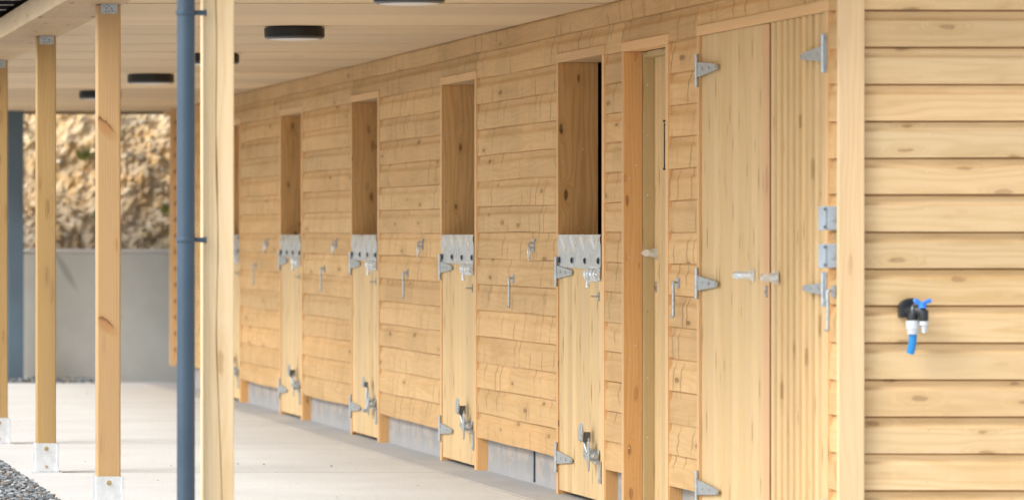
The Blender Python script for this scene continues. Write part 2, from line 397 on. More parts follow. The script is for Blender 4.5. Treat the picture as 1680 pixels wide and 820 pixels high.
PROF = [(-.0005, 0.0), (0.0, .004), (0.0, .092), (.0012, .096), (.010, .1015), (.0165, .107), (.0200, .116), (.0205, .1300), (.036, .1304), (.036, .1375+.004)]
PROF_F = [(-.0005, 0.0), (0.0, .004), (0.0, .080), (.0006, .087), (.0030, .094), (.0070, .101), (.0105, .110), (.0122, .120), (.0126, .1325), (.0160, .1345), (.0160, .1375+.003)]  # (inwards, up)
def clad_board(mb, y0, y1, z, idn, axis='y', plane=0.0, zc=9.9, rough=1.0, zm=-9):
    n = max(1, int((y1-y0)/.22)); vs = []; pf = PROF_F if axis == 'y' else PROF; np_ = len(pf)
    jx = random.uniform(-.0015, .0015)
    for k in range(n+1):
        t = y0 + (y1-y0)*k/n
        wz = (noise.noise(Vector((t*.9, z*7.1, 3.3)))*.0085)*rough
        wx = (noise.noise(Vector((t*1.3, z*9.7, 8.3)))*.0045)*rough + jx
        for (a, h) in pf:
            ww = wz*(1 if h < .1 else .3)
            zz = max(min(z + h + ww, zc), zm)
            p = (plane + a + wx, t, zz) if axis == 'y' else (t, plane + a + wx*.6, zz)
            vs.append(p)
    # a backing edge underneath so that the board has thickness
    base = len(vs)
    for k in range(n+1):
        p = vs[k*np_]
        vs.append((plane+.022, p[1], p[2]) if axis == 'y' else (p[0], plane+.037, p[2]))
    fs, ws = [], []
    for k in range(n):
        for j in range(np_-1):
            f = [k*np_+j, (k+1)*np_+j, (k+1)*np_+j+1, k*np_+j+1]
            if axis == 'y': f = f[::-1]
            fs.append(f)
        fb = [base+k, base+k+1, (k+1)*np_, k*np_]
        fs.append(fb if axis != 'y' else fb[::-1])
    for e, rev in ((0, 0), (n, 1)):
        f = [base+e] + [e*np_+j for j in range(np_)]
        fs.append(f[::-1] if rev else f)
    for f in fs:
        ws.append([((vs[i][1] if axis == 'y' else vs[i][0]), vs[i][2]-z, idn) for i in f])
    mb.add(vs, fs, ws)

fc = MB(BO)
rows = int((ZT - ZB)/PITCH) + 1
for r in range(rows):
    z = ZB + r*PITCH
    segs = [(Y0 + .012, Y1)]
    for (a, b, top) in sorted(openings):
        if z < top:
            if z + PITCH > top: clad_board(fc, a, b, z, nid(), zc=ZT, zm=top+.001)
            out = []
            for (s0, s1) in segs:
                if b <= s0 or a >= s1: out.append((s0, s1)); continue
                if a - s0 > .01: out.append((s0, a))
                if s1 - b > .01: out.append((b, s1))
            segs = out
    for (s0, s1) in segs:
        cur = s0
        while s1 - cur > 5.2:
            nx = cur + random.uniform(2.8, 4.6)
            clad_board(fc, cur, nx - .001, z, nid(), zc=ZT); cur = nx
        clad_board(fc, cur, s1, z, nid(), zc=ZT)
fc.build('front_cladding', M['clad'], bld)

# gable end facing the camera
gc = MB(BO)
for r in range(20):
    z = ZB - PITCH + r*PITCH
    clad_board(gc, .085, 3.4, z, nid(), axis='x', plane=18.4, zc=2.62, rough=.35)
for (nx, nr) in [(.33, .0)]:
    for r in range(18):
        for dz in (.03, .085):
            x = .33 + random.uniform(-.004, .004); z = ZB - PITCH + r*PITCH + dz
            gc.cyl((x, 18.3992, z), (x, 18.402, z), .0022, n=8, mi=1)
gc.build('gable_cladding', [M['gable'], M['screw']], bld)
cb = MB(BO); cb.box(-.012, .0865, 18.366, 18.392, .05, 2.6, 'z', nid()); cb.build('corner_board', M['corner'], bld, bevel=.004)
cb = MB(BO); cb.box(-.004, .03, 18.3925, 18.411, .16, ZT-.002, 'z', nid()); cb.build('corner_board', M['corner'], bld)
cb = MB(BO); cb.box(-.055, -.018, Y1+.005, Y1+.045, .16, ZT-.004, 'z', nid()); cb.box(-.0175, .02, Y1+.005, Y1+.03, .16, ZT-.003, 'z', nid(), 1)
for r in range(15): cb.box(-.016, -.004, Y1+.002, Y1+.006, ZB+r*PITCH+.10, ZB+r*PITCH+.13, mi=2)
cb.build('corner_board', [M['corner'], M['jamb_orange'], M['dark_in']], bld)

# plinth between the door frames, blockwork set back behind the cladding
cur = Y0 + .08
def plinth(x0, x1, y0, y1, z1):
    pl = MB(BO); pl.box(x0, x1, y0, y1, -.05, z1); pl.build('block_plinth', M['block'], bld)
for (a, b, t) in sorted(openings):
    if a - cur > .02: plinth(.055, .2, cur, a, .24)
    cur = b
plinth(.055, .2, cur, Y1-.02, .24); plinth(.205, 3.39, 18.46, 18.6, .14)
# damp course straps hanging below the cladding
for py_, h0, h1 in [(WY(861), .20, .015)]:
    s_ = MB(BO); s_.box(.045, .052, py_, py_+.011, h1, h0+.06); s_.build('earth_strap', M['bolt'], bld)

# structure behind: inner lining, floor, back and end walls, roof
iw = MB(BO)
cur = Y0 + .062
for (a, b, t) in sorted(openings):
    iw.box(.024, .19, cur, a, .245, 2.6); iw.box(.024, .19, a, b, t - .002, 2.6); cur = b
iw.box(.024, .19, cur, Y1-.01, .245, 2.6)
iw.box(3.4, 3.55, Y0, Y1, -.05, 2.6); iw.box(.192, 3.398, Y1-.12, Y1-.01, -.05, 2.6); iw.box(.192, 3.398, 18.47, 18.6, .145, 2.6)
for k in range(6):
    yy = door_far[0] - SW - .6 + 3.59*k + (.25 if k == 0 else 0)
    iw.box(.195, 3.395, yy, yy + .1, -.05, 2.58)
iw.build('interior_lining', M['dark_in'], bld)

# soffit sheets
so = MB(BO); yy = 18.05
while yy < 42.9:
    e = min(yy + 1.22, 42.98)
    dz = random.uniform(0, .003)
    so.box(-2.30, .30, yy, e - .028, ZT + dz, ZT + .012 + dz, 'x', nid()); yy = e
so.build('soffit_lining', M['ceil'], bld)
so = MB(BO); so.box(-2.5, .25, 18.05, 42.98, ZT+.016, ZT+.03); so.build('soffit_backing', M['brown'], bld)
et = MB(BO); et.box(-2.5, 0, 42.985, 43.03, ZT-.022, ZT+.08, 'x'); et.build('soffit_end_batten', M['brown'], bld)
# dark shadow gap bead where wall meets soffit
# eave beam
eb = MB(BO); cur = 18.05
for L_ in (5.1, 4.8, 5.3, 4.9, 4.83):
    eb.box(-2.55, -2.25, cur, min(cur+L_, 42.98)-.003, 2.331, 2.445, 'y', nid()); cur += L_
eb.build('eave_beam', M['beam'], bld, bevel=.006)
# roof: black box profile sheets over everything
rf = MB(BO)
zr = lambda x: 2.482 + (x+2.75)*.06
xs = [-2.76, 3.7]
rf.add([(xs[0],17.9,zr(xs[0])),(xs[1],17.9,zr(xs[1])+.0),(xs[1],43.1,zr(xs[1])),(xs[0],43.1,zr(xs[0])),
        (xs[0],17.9,zr(xs[0])+.02),(xs[1],17.9,zr(xs[1])+.02),(xs[1],43.1,zr(xs[1])+.02),(xs[0],43.1,zr(xs[0])+.02)],
       [(0,3,2,1),(4,5,6,7),(0,1,5,4),(2,3,7,6),(1,2,6,5),(3,0,4,7)])
for k in range(46):
    y = 18.2 + k*.545
    rf.box(-2.74, -2.578, y, y+.12, 2.447, 2.4815)
rf.build('roof', M['roofblk'], bld)
rs = MB(BO)
rs.prism([(-2.5, 2.447), (3.5, 2.447), (3.5, zr(3.5)-.002), (-2.5, zr(-2.5)-.002)], 'y', 18.1, 18.14)
rs.build('verge_board', M['trim'], bld)

# ------------------------------------------------------------------ doors
def screws(mb, pts, axis='y', mi=1, r=.004):
    for (x, y, z) in pts:
        if axis == 'y': mb.cyl((x, y-.0012, z), (x, y+.002, z), r, n=8, mi=mi)
        else: mb.cyl((x-.0012, y, z), (x+.002, y, z), r, n=8, mi=mi)

def frame(a, b, top, jm, depth=.19, tm='trim', jt=.05, hh=.043):
    hd = MB(BO); hd.box(-.0065, depth, a-.002, b+.002, top-hh, top, 'y', nid()); hd = hd.build('door_frame', M['trim'], bld, bevel=.003)
    fr = MB(BO)      # far jamb: the face towards the camera is the broad dark one, with a sawn pale front edge
    fr.box(-.006, depth, b-jt+.004, b, 0, top-hh-.001, 'z', nid(), 0)
    fr.mi[-1] = fr.mi[-1] if 0 else 2
    pts = []; zz = .3
    while zz < top-.15:
        pts.append((.022+random.uniform(-.003,.003), b-jt+.004, zz))
        if random.random() < .6: pts.append((depth*.62, b-jt+.004, zz+.06))
        zz += random.uniform(.24, .5)
    screws(fr, pts)
    fr.build('jamb', [M[jm], M['screw'], M['trim']], hd, bevel=.0015)
    fr = MB(BO); fr.box(-.006, depth, a, a+jt, 0, top-hh-.001, 'z', nid(), 0)
    fr.build('jamb', M['trim'], hd, bevel=.0015)

def leaf(mb, y0, y1, z0, z1, x, pitch, gd, gw, th=.04, flat=0.0):
    # vertical tongued boards with V grooves, outer face at x facing -X
    ys = [y1]; c = y1
    while c - pitch > y0 + .02: c -= pitch; ys.append(c)
    ys.append(y0); ys = ys[::-1]
    for k in range(len(ys)-1):
        a, b = ys[k], ys[k+1]; i = nid(); j = random.uniform(-.0008, .0008)
        pa = gw if k else .002; pb = gw if k < len(ys)-2 else .002
        fa = flat if k else 0.0; fb = flat if k < len(ys)-2 else 0.0
        P_ = [(x+gd, a), (x+gd, a+fa), (x+j, a+fa+pa), (x+j, b-pb-fb), (x+gd, b-fb), (x+gd, b), (x+th, b), (x+th, a)]
        if not flat: P_ = [P_[0], P_[2], P_[3], P_[5], P_[6], P_[7]]
        vs = [(p[0], p[1], z0) for p in P_] + [(p[0], p[1], z1) for p in P_]; n = len(P_)
        fs = [list(range(n))[::-1], list(range(n, 2*n))] + [[q, (q+1)%n, n+(q+1)%n, n+q] for q in range(n)]
        fs = [f[::-1] for f in fs]
        ws = [[(vs[m][2], vs[m][1], i) for m in f] for f in fs]
        mb.add(vs, fs, ws)

def hinge(par, y, z, length, sgn=-1, vt=.145, hs=.058, x=-.008, off=0.0):
    # vertical flange on the frame with a knuckle, tapering strap over the door; sgn=-1 strap towards the camera
    h = MB(BO)
    h.box(x-.003, x, y-.018, y+.018, z-vt/2+off, z+vt/2+off)
    h.cyl((x-.006, y-.018*sgn*-1, z-vt/2+off), (x-.006, y-.018*sgn*-1, z+vt/2+off), .0085, n=12)
    ys = y + sgn*.022; ye = y + sgn*length; e = sgn*.02
    poly = [(ys, z-hs*.56), (ys, z+hs*.56), (ye-e, z+.012), (ye, z+.007), (ye, z-.007), (ye-e, z-.012)]
    h.prism(poly, 'x', x-.004, x+.001)
    for t in (.25, .6, .95):
        yy = ys + (ye-ys)*t; h.cyl((x-.008, yy, z), (x-.004, yy, z), .006, n=10)
    for dz in (-vt*.38, vt*.38): h.cyl((x-.006, y+.002*sgn, z+dz+off), (x-.003, y, z+dz+off), .006, n=10)
    h.build('hinge', M['galv'], par, bevel=.0008, smooth=True)

def kick_plate(par, y0, y1):
    h = MB(BO); nu, nv = 64, 20; zt = CZ + .002; zb = CZ - .157; vs = []
    for k in range(nu+1):
        y = y0 + (y1-y0)*k/nu; t = k/nu*4.2
        tri = abs((t % 1) - .5)*2
        for j in range(nv+1):
            v = j/nv; z = zb + (zt-zb)*v
            zg = .42 + .46*tri
            x = -.006 - .0048*math.exp(-((v-zg)/.13)**2)*max(0, min(1, (1-v)/.12)) - .0012*noise.noise(Vector((y*3, z*20, 0)))
            vs.append((x, y, z))
    fs = [[k*(nv+1)+j, k*(nv+1)+j+1, (k+1)*(nv+1)+j+1, (k+1)*(nv+1)+j] for k in range(nu) for j in range(nv)]
    h.add(vs, fs)
    h.box(-.006, .044, y0, y1, zt-.0005, zt+.0015)
    for k in range(4):
        y = y1 - .035 - (y1-y0-.09)*k/3
        z = zb + .037
        h.cyl((-.014, y, z), (-.005, y, z), .0125, n=6, mi=1); h.cyl((-.008, y, z), (-.005, y, z), .018, n=14, mi=1)
    h.build('kick_plate', [M['plate'], M['bolt']], par, smooth=True)

def top_bolt(par, y, z):
    h = MB(BO); x = -.003
    h.box(x-.004, x, y-.02, y+.20, z-.034, z+.034)
    h.box(x-.010, x-.004, y-.085, y-.04, z-.03, z+.03)
    h.cyl((x-.020, y-.12, z), (x-.020, y+.19, z), .0085, n=12)
    for q in (-.065, .01, .10, .17):
        pts = [(x-.003, y+q, z-.022), (x-.024, y+q, z-.020), (x-.033, y+q, z), (x-.024, y+q, z+.020), (x-.003, y+q, z+.022)]
        h.tube(pts, .0065, n=8)
    h.tube([(x-.022, y+.055, z), (x-.035, y+.055, z-.02), (x-.037, y+.05, z-.05)], [.007,.007,.009], n=10)
    h.cyl((x-.037, y+.05, z-.050), (x-.037, y+.05, z-.062), .011, n=12)
    h.cyl((x-.026, y-.045, z), (x-.040, y-.045, z), .013, n=12)
    # padlock staple below
    h.build('top_bolt', M['bright'], par, smooth=True)
    h = MB(BO)
    h.box(x-.003, x, y-.03, y-.005, z-.125, z-.082); h.cyl((x, y-.018, z-.103), (x-.034, y-.018, z-.103), .004, n=8)
    h.build('bolt_keep', M['galv'], par, smooth=True)

def kick_bolt(par, y, z, down=False):
    h = MB(BO); x = -.004
    # housing plate with rounded tongue on the door
    P_ = [(y-.09, z-.028), (y-.09, z+.028)] + [(y+.26+.035*math.sin(t), z+.03*math.cos(t)) for t in [k*math.pi/6 for k in range(7)]]
    h.prism(P_, 'x', x-.004, x)
    h.box(x-.030, x-.004, y-.02, y+.10, z-.022, z+.022)
    h.cyl((x-.018, y-.10, z), (x-.018, y+.16, z), .013, n=14)
    # pointed slide and guide
    h.prism([(y+.015, z-.055), (y+.0, z-.075), (y-.015, z-.055), (y-.03, z+.05), (y-.005, z+.085), (y+.03, z+.05)], 'x', x-.036, x-.030)
    # lever and foot pedal
    if not down:
        h.tube([(x-.028, y+.05, z+.01), (x-.034, y+.07, z+.04), (x-.036, y+.08, z+.065)], .008, n=8)
        h.box(x-.055, x-.012, y+.06, y+.085, z+.062, z+.108, mi=1)
        h.prism([(x-.060, z+.072), (x-.052, z+.062), (x-.048, z+.115), (x-.051, z+.145), (x-.054, z+.15), (x-.060, z+.115)], 'y', y+.04, y+.12)
    else:
        h.tube([(x-.030, y+.06, z+.10), (x-.038, y+.06, z+.05), (x-.030, y+.05, z+.0), (x-.040, y+.05, z-.04)], .009, n=8)
        h.box(x-.055, x-.030, y+.03, y+.11, z+.10, z+.13, mi=1)
        h.prism([(x-.060, z+.10), (x-.052, z+.10), (x-.05, z+.16), (x-.056, z+.165)], 'y', y+.04, y+.11)
        h.box(x-.062, x-.025, y+.02, y+.10, z-.055, z-.035)
    h.build('kick_bolt', [M['galv'], M['boxscrew']], par, bevel=.0015, smooth=True)
    h = MB(BO); h.box(x-.010, x-.002, y-.155, y-.115, z-.125, z-.02); h.box(x-.028, x-.010, y-.155, y-.115, z-.035, z-.02)
    h.cyl((x-.014, y-.135, z-.11), (x-.010, y-.135, z-.11), .007, n=8)
    h.build('strike_strap', M['galv'], par, bevel=.002)

for k, f in enumerate(door_far):
    a, b = f - SW, f
    frame(a, b, 2.152, 'jamb')
    dm = MB(BO); leaf(dm, a+.056, b-.052, .028, CZ-.001, .0, .112, .0032, .005)
    dr = dm.build('stable_door', M['door'], bld)
    dr['label'] = ['nearest stable half door with shiny kick plate', 'second stable half door from the camera', 'third stable half door with its kick lever down',
                   'fourth stable half door from the camera', 'farthest stable half door, mostly behind the post'][k]
    for lz in (.12, 1.0):
        br = MB(BO); br.box(.041, .062, a+.06, b-.056, lz, lz+.1, 'y', nid()); br.build('ledge', M['door'], dr)
    kick_plate(dr, a+.075, b-.052)
    hinge(dr, b-.02, 1.088, .42, off=.002); hinge(dr, b-.02, .185, .42)
    top_bolt(dr, a+.165, 1.085); kick_bolt(dr, a+.21, .235, down=(k == 2))
    # brown post foot below the cladding beside the door
    ft = MB(BO); ft.box(.0, .0545, a-.012, a-.0005, .0, .185, 'z', nid()); ft.build('frame_foot', M['jamb_orange'], bld)

def lever_handle(par, y, z, x=0.0, sg=1):
    h = MB(BO)
    h.cyl((x-.008, y, z), (x, y, z), .026, n=20)
    h.cyl((x-.052, y, z), (x-.008, y, z), .0145, .02, n=14)
    h.tube([(x-.040, y, z), (x-.052, y+.006*sg, z), (x-.056, y+.02*sg, z), (x-.056, y+.055*sg, z)], [.0155,.0175,.017,.016], n=14)
    h.build('door_handle', M['bright'], par, smooth=True)
def keyhole(par, y, z, x=0.0):
    h = MB(BO)
    P_ = [(y+.014*math.cos(t), z+.024*math.sin(t)) for t in [i*math.pi/8 for i in range(16)]]
    h.prism(P_, 'x', x-.006, x); h.box(x-.0075, x-.0058, y-.0025, y+.0025, z-.011, z+.004, mi=1)
    h.build('keyhole_plate', [M['galv'], M['black']], par, smooth=True)

# personnel door, set back in its frame
a, b = 21.50, 22.53
frame(a, b, 2.145, 'jamb_orange', depth=.080)
st = MB(BO); st.box(.0815, .129, b-.066, b-.002, 0, 2.10, 'z', nid()); screws(st, [(.10, b-.066, z) for z in (.35,.62,.92,1.2,1.45,1.72,1.95)])
st.box(.081, .129, a+.002, a+.05, 0, 2.10, 'z', nid()); st.box(.081, .129, a+.05, b-.066, 2.075, 2.10, 'y', nid())
st.build('door_stop', [M['door_old'], M['screw']], bld, bevel=.002)
dm = MB(BO); leaf(dm, a+.03, b-.012, .02, 2.095, .131, .10, .004, .006)
dr = dm.build('side_door', M['door'], bld); dr['label'] = 'narrow boarded door set back in an orange frame'
lever_handle(dr, 22.42, 1.187, .131, -1); keyhole(dr, 22.42, 1.033, .131)
rod = MB(BO); yr = 22.21
rod.cyl((.124, yr, 1.56), (.124, yr, 1.77), .0028, n=8); 
for z in (1.565, 1.78): rod.cyl((.124, yr, z-.005), (.124, yr, z+.005), .006, n=10)
for z in (1.58, 1.765): rod.cyl((.123, yr, z), (.132, yr, z), .004, n=8)
rod.build('pull_rod', M['black'], dr)
ft = MB(BO); ft.box(.0, .0545, a-.012, a-.0005, .0, .185, 'z', nid()); ft.build('frame_foot', M['jamb_orange'], bld)

# double doors
a, b = 18.56, 20.90
frame(a, b, 2.152, 'trim', depth=.12, jt=.045)
mid = 19.685
dm = MB(BO); leaf(dm, mid, b-.042, .02, 2.107, .006, .118, .0045, .006)
dr = dm.build('door_leaf', M['door'], bld); dr['label'] = 'far leaf of the tall double doors'
hinge(dr, b-.018, 1.966, .41, vt=.14, off=-.004); hinge(dr, b-.018, 1.065, .40, vt=.13); hinge(dr, b-.018, .205, .42, vt=.14)
lever_handle(dr, 19.86, 1.107, .004, 1)
dm = MB(BO); leaf(dm, a+.047, mid-.004, .02, 2.107, .006, .1055, .017, .003, flat=.021)
dr = dm.build('door_leaf', M['door'], bld); dr['label'] = 'near leaf of the tall double doors with deep ribbed boards'
ms = MB(BO); ms.box(.0005, .0055, mid-.118, mid-.005, .02, 2.105, 'z', nid()); ms.build('meeting_strip', M['meeting'], dr, bevel=.004)
hinge(dr, a+.02, 1.952, .40, sgn=1, vt=.145, hs=.056, off=.0); hinge(dr, a+.02, 1.065, .36, sgn=1, vt=.13, hs=.042)
hinge(dr, a+.02, .205, .40, sgn=1, vt=.14)
lever_handle(dr, 19.41, 1.101, -.002, -1); keyhole(dr, 19.60, 1.045, .0)

# ------------------------------------------------------------------ fittings on the wall
def make_hook():
    r = thing('cabin_hook', (0,0,0), '', 'hook', 'cabin hooks hanging on the front wall')
    h = MB(); h.box(-.006, 0, -.03, .03, -.022, .022); h.tube([(-.004,0,.0),(-.022,0,.004),(-.030,0,.0),(-.028,0,-.008)], .005, n=8)
    h.build('eye_plate', M['galv'], r, smooth=True)
    h = MB()
    h.tube([(-.020, .0, .004), (-.026, 0, -.006), (-.024, .0, -.03), (-.024, 0, -.138), (-.027, 0, -.149), (-.032, 0, -.150), (-.034, 0, -.142)], [.007,.0065,.0065,.0065,.006,.006,.005], n=10)
    for z in (-.045, -.075, -.105): h.cyl((-.024,0,z-.004), (-.024,0,z+.004), .0085, n=10)
    h.build('hook_bar', M['galv'], r, smooth=True)
    return r
hk = make_hook()
hp = [(WY(843), 1.045, 'cabin hook on the wall between the nearest and second half doors'),
      (WY(668.5), 1.045, 'cabin hook on the wall between the second and third half doors'),
      (WY(532.5), 1.045, 'cabin hook on the wall between the third and fourth half doors'),
      (WY(420.5), 1.045, 'faint blurred cabin hook farthest along the wall, beside the fourth half door'),
      (21.29, 1.062, 'cabin hook between the narrow recessed door and the double doors'),
      (18.475, 1.058, 'cabin hook under the two grey electrical boxes by the corner')]
for k, (y, z, lb) in enumerate(hp):
    if k == 0: hk.location = (-.0005, y, z); hk['label'] = lb
    else: dup(hk, (-.0005, y, z), lb)

def make_ring():
    r = thing('tie_ring', (0,0,0), '', 'tie ring', 'tie rings on the front wall')
    h = MB(); h.box(-.005, 0, -.03, .03, -.03, .035)
    h.tube([(-.003,0,.014),(-.020,0,.018),(-.031,0,.006),(-.026,0,-.006),(-.003,0,-.010)], .0045, n=8)
    h.build('staple_plate', M['galv'], r, smooth=True)
    h = MB(); pts = [(-.024 + .009*math.cos(t), .030*math.cos(t), -.034 + .034*math.sin(t)) for t in [i*2*math.pi/24 for i in range(24)]]
    h.tube(pts, .0055, n=8, closed=True)
    h.build('ring', M['bright'], r, smooth=True)
    return r
rg_ = make_ring()
for k, (px, lb) in enumerate([(876, 'tie ring on the wall just left of the nearest half door'), (693, 'tie ring on the wall just left of the second half door'),
                              (552, 'tie ring on the wall just left of the third half door'), (439.5, 'blurred tie ring farthest along the wall')]):
    if k == 0: rg_.location = (-.0005, WY(px), 1.212); rg_['label'] = lb
    else: dup(rg_, (-.0005, WY(px), 1.212), lb)

def make_jbox():
    r = thing('junction_box', (0,0,0), '', 'electrical box', 'grey electrical boxes by the corner')
    h = MB(); h.box(-.040, 0, -.0455, .045, -.0445, .0445); h.build('box_body', M['boxgrey'], r, bevel=.004)
    h = MB(); h.box(-.052, -.0405, -.0465, .046, -.045, .045); h.build('lid', M['boxgrey'], r, bevel=.003)
    h = MB()
    h.cyl((-.020, -.049, .0), (-.020, -.0445, .0), .012, n=20); h.cyl((-.020, -.0505, .0), (-.020, -.0485, .0), .008, n=20); h.build('cable_knockout', M['boxgrey'], r, smooth=True)
    for sz in (-1, 1):
        h = MB(); h.cyl((-.049, -.049, sz*.033), (-.049, -.0455, sz*.033), .0055, n=10); h.build('screw', M['boxscrew'], r, smooth=True)
    return r
jb = make_jbox(); jb.location = (-.001, 18.463, 1.331); jb['label'] = 'upper of the two square grey electrical boxes beside the corner board'
dup(jb, (-.001, 18.463, 1.190), 'lower of the two square grey electrical boxes beside the corner board')

# ceiling lights
def make_light():
    r = thing('bulkhead_light', (0,0,0), '', 'ceiling light', 'round black lights on the soffit')
    def lathe(prof, n=48, mi=0):
        h = MB(); vs = []; m = len(prof)
        for (rr, z) in prof:
            for j in range(n):
                t = 2*math.pi*j/n; vs.append((rr*math.cos(t), rr*math.sin(t), z))
        fs = [[k*n+j, (k+1)*n+j, (k+1)*n+(j+1)%n, k*n+(j+1)%n] for k in range(m-1) for j in range(n)]
        fs.append(list(range(n))); fs.append([(m-1)*n+j for j in range(n)][::-1])
        h.add(vs, fs); return h
    lathe([(.143, -.0005), (.143, -.006), (.155, -.006), (.155, -.050)]).build('housing', M['black'], r, smooth=True)
    lathe([(.1545, -.0505), (.153, -.056), (.140, -.0635), (.132, -.0636)]).build('rim', M['rim'], r, smooth=True)
    lathe([(.131, -.058), (.131, -.064), (.110, -.067), (.06, -.0695), (.0, -.070)]).build('diffuser', M['lens'], r, smooth=True)
    return r
lt = make_light()
for k, (y, lb) in enumerate([(21.45, 'nearest round black soffit light, cut by the top of the picture'), (25.35, 'second round black soffit light, fully in view'),
        (29.1, 'third round black soffit light, half behind the pale near post'), (32.8, 'fourth round black soffit light, touching the blue downpipe'),
        (36.6, 'farthest round black soffit light, behind the knotty post')]):
    loc = (CX + 3.285, y + .16, ZT + .001)
    if k == 0: lt.location = loc; lt['label'] = lb
    else: dup(lt, loc, lb)

# ------------------------------------------------------------------ canopy posts
def make_post(x0, wdt, yf, label, mat, near=False):
    cx_, cy_ = x0 + wdt/2, yf + wdt/2
    r = thing('canopy_post', (cx_, cy_, 0), label, 'post', 'timber posts carrying the canopy')
    hw = wdt/2; i = nid()
    h = MB(); h.box(-hw, hw, -hw, hw, .035, 2.330, 'z', i)
    h.build('shaft', M[mat], r, bevel=.006)
    # zinc shoe: folded front and side plates with a foot plate
    s_ = hw + .003; H = .158
    h = MB()
    h.box(-s_-.004, s_+.004, -s_-.004, -s_, .006, H); h.box(-s_-.006, -s_, -s_+.0005, s_, .006, H)
    h.box(s_, s_+.005, -s_-.012, s_+.006, .006, H); h.box(s_+.005, s_+.012, -s_-.012, -s_-.006, .006, H-.004)
    h.box(-s_-.004, s_+.004, s_, s_+.004, .006, H)
    h.box(-s_-.03, s_+.03, -s_-.02, s_+.02, .0005, .0055)
    sh = h.build('post_shoe', M['shoe'], r, bevel=.0015)
    for (bz, rr) in ((.128, .0095), (.032, .006)):
        b_ = MB(); b_.cyl((0, -s_-.012, bz), (0, -s_-.0035, bz), rr, n=6 if rr > .008 else 10); b_.cyl((0, -s_-.0055, bz), (0, -s_-.0038, bz), rr*1.25, n=16)
        b_.build('bolt', M['brass'], sh, smooth=True)
    for bz in (.128, .03):
        b_ = MB(); b_.cyl((s_+.004, 0, bz), (s_+.016, 0, bz), .008, n=6); b_.build('bolt', M['boxscrew'], sh, smooth=True)
    # angle bracket under the beam
    h = MB(); h.box(-.038, .040, -hw-.0035, -hw-.0005, 2.286, 2.3295); h.box(-.038, .040, -hw-.05, -hw-.0035, 2.327, 2.3300)
    for (dx, dz) in ((0, .034), (-.016, .012), (.016, .012), (-.012, .026), (.012, .026)): h.cyl((dx, -hw-.0042, 2.286+dz), (dx, -hw-.0034, 2.286+dz), .0035, n=8, mi=1)
    h.build('angle_bracket', [M['galv'], M['boxscrew']], r)
    if near:
        pts = []
        for k in range(60):
            z = .05 + k*2.25/59
            pts.append((-.004 + .010*noise.noise(Vector((z*1.7, 0, 0))) - (.012*max(0, z-1.2)) + .016*max(0, .9-z), -hw-.0007, z))
        # drying crack: a shallow dark split running down the face
        h = MB(); vs = []
        for k, p in enumerate(pts):
            ww = .0012 + .0035*abs(noise.noise(Vector((p[2]*3, 5, 0))))
            vs += [(p[0]-ww, p[1], p[2]), (p[0]+ww, p[1], p[2])]
        h.add(vs, [[2*k, 2*k+1, 2*k+3, 2*k+2] for k in range(len(pts)-1)])
        h.build('drying_crack', M['crack'], r)
    return r
M['crack'] = plain('timber_crack', (.30,.16,.06), .9)
PX = CX + 2.022
make_post(CX + 2.02, .113, 18.3, 'palest and nearest timber post with a long crack, right of the downpipe', 'post_near', True)
make_post(PX, .108, 22.76, 'timber post with two big slanting knots, left of the downpipe', 'post_spot')
make_post(PX, .103, 26.4, 'dark knotty timber post, second from the left edge', 'post')
make_post(PX, .103, 30.05, 'timber post cut by the left edge of the picture', 'post')
# the posts farther off stand outside the frame

# ------------------------------------------------------------------ downpipe
px_, py_ = -2.449, 18.27
dp = thing('downpipe', (px_, py_, 0), 'slate blue round rainwater downpipe clipped to the near post', 'downpipe')
h = MB(); h.cyl((0,0,.0), (0,0,2.44), .0335, n=40); h.build('pipe', M['pipe'], dp, smooth=True)
for z in (2.090, 1.251):
    h = MB(); h.cyl((0,0,z-.010), (0,0,z+.010), .0362, n=40); h.cyl((0,0,z-.006), (0,0,z+.006), .0375, n=40)
    h.cyl((.034, 0, z-.001), (.072, 0, z-.001), .0085, .0105, n=14); h.cyl((.070, 0, z-.001), (.076, 0, z-.001), .0125, n=14)
    h.build('pipe_clip', M['pipe'], dp, smooth=True, bevel=.001)

# ------------------------------------------------------------------ outside tap
def TX(px): return CX + (px+560)*18.33/F
def TZ(py): return CZ - (py-386)*18.33/F
tp = thing('outdoor_tap', (TX(1497), 18.4, TZ(520)), 'black outside tap with blue lever and blue pipe on the gable boards', 'tap')
o_ = (TX(1497), 18.4, TZ(520))
h = MB(o_)
x0, x1, z0, z1 = TX(1480), TX(1503), TZ(521), TZ(489)
arc = [(x1 - (x1-x0)*math.cos(t), z1 - .034 + .034*math.sin(t)) for t in [i*math.pi/2/8 for i in range(9)]]
h.prism([(x1, z0), (x0, z0)] + arc, 'y', 18.362, 18.399)
h.build('wall_plate', M['tapblk'], tp, bevel=.003)
h = MB(o_)
cz_ = TZ(509)
h.tube([(TX(1492), 18.375, TZ(512)), (TX(1499), 18.335, cz_), (TX(1507), 18.315, TZ(509)), (TX(1512), 18.305, TZ(513)), (TX(1512.5), 18.303, TZ(526))], [.019,.018,.020,.020,.017], n=20)
h.cyl((TX(1499), 18.34, TZ(512)), (TX(1498.5), 18.34, TZ(526)), .020, .021, n=20)
h.build('tap_body', M['tapblk'], tp, smooth=True)
h = MB(o_); h.tube([(TX(1498.2), 18.333, cz_+.001), (TX(1501.2), 18.328, cz_+.001)], [.0205,.0205], n=20); h.build('collar', M['boxscrew'], tp, smooth=True)
h = MB(o_)
h.cyl((TX(1498.5), 18.34, TZ(525.5)), (TX(1499), 18.34, TZ(539)), .0255, .025, n=24); h.cyl((TX(1499), 18.34, TZ(539)), (TX(1499), 18.34, TZ(548)), .0215, .019, n=24)
for t in range(3): h.cyl((TX(1499), 18.34, TZ(541+3*t)), (TX(1499), 18.34, TZ(542+3*t)), .0222, n=24)
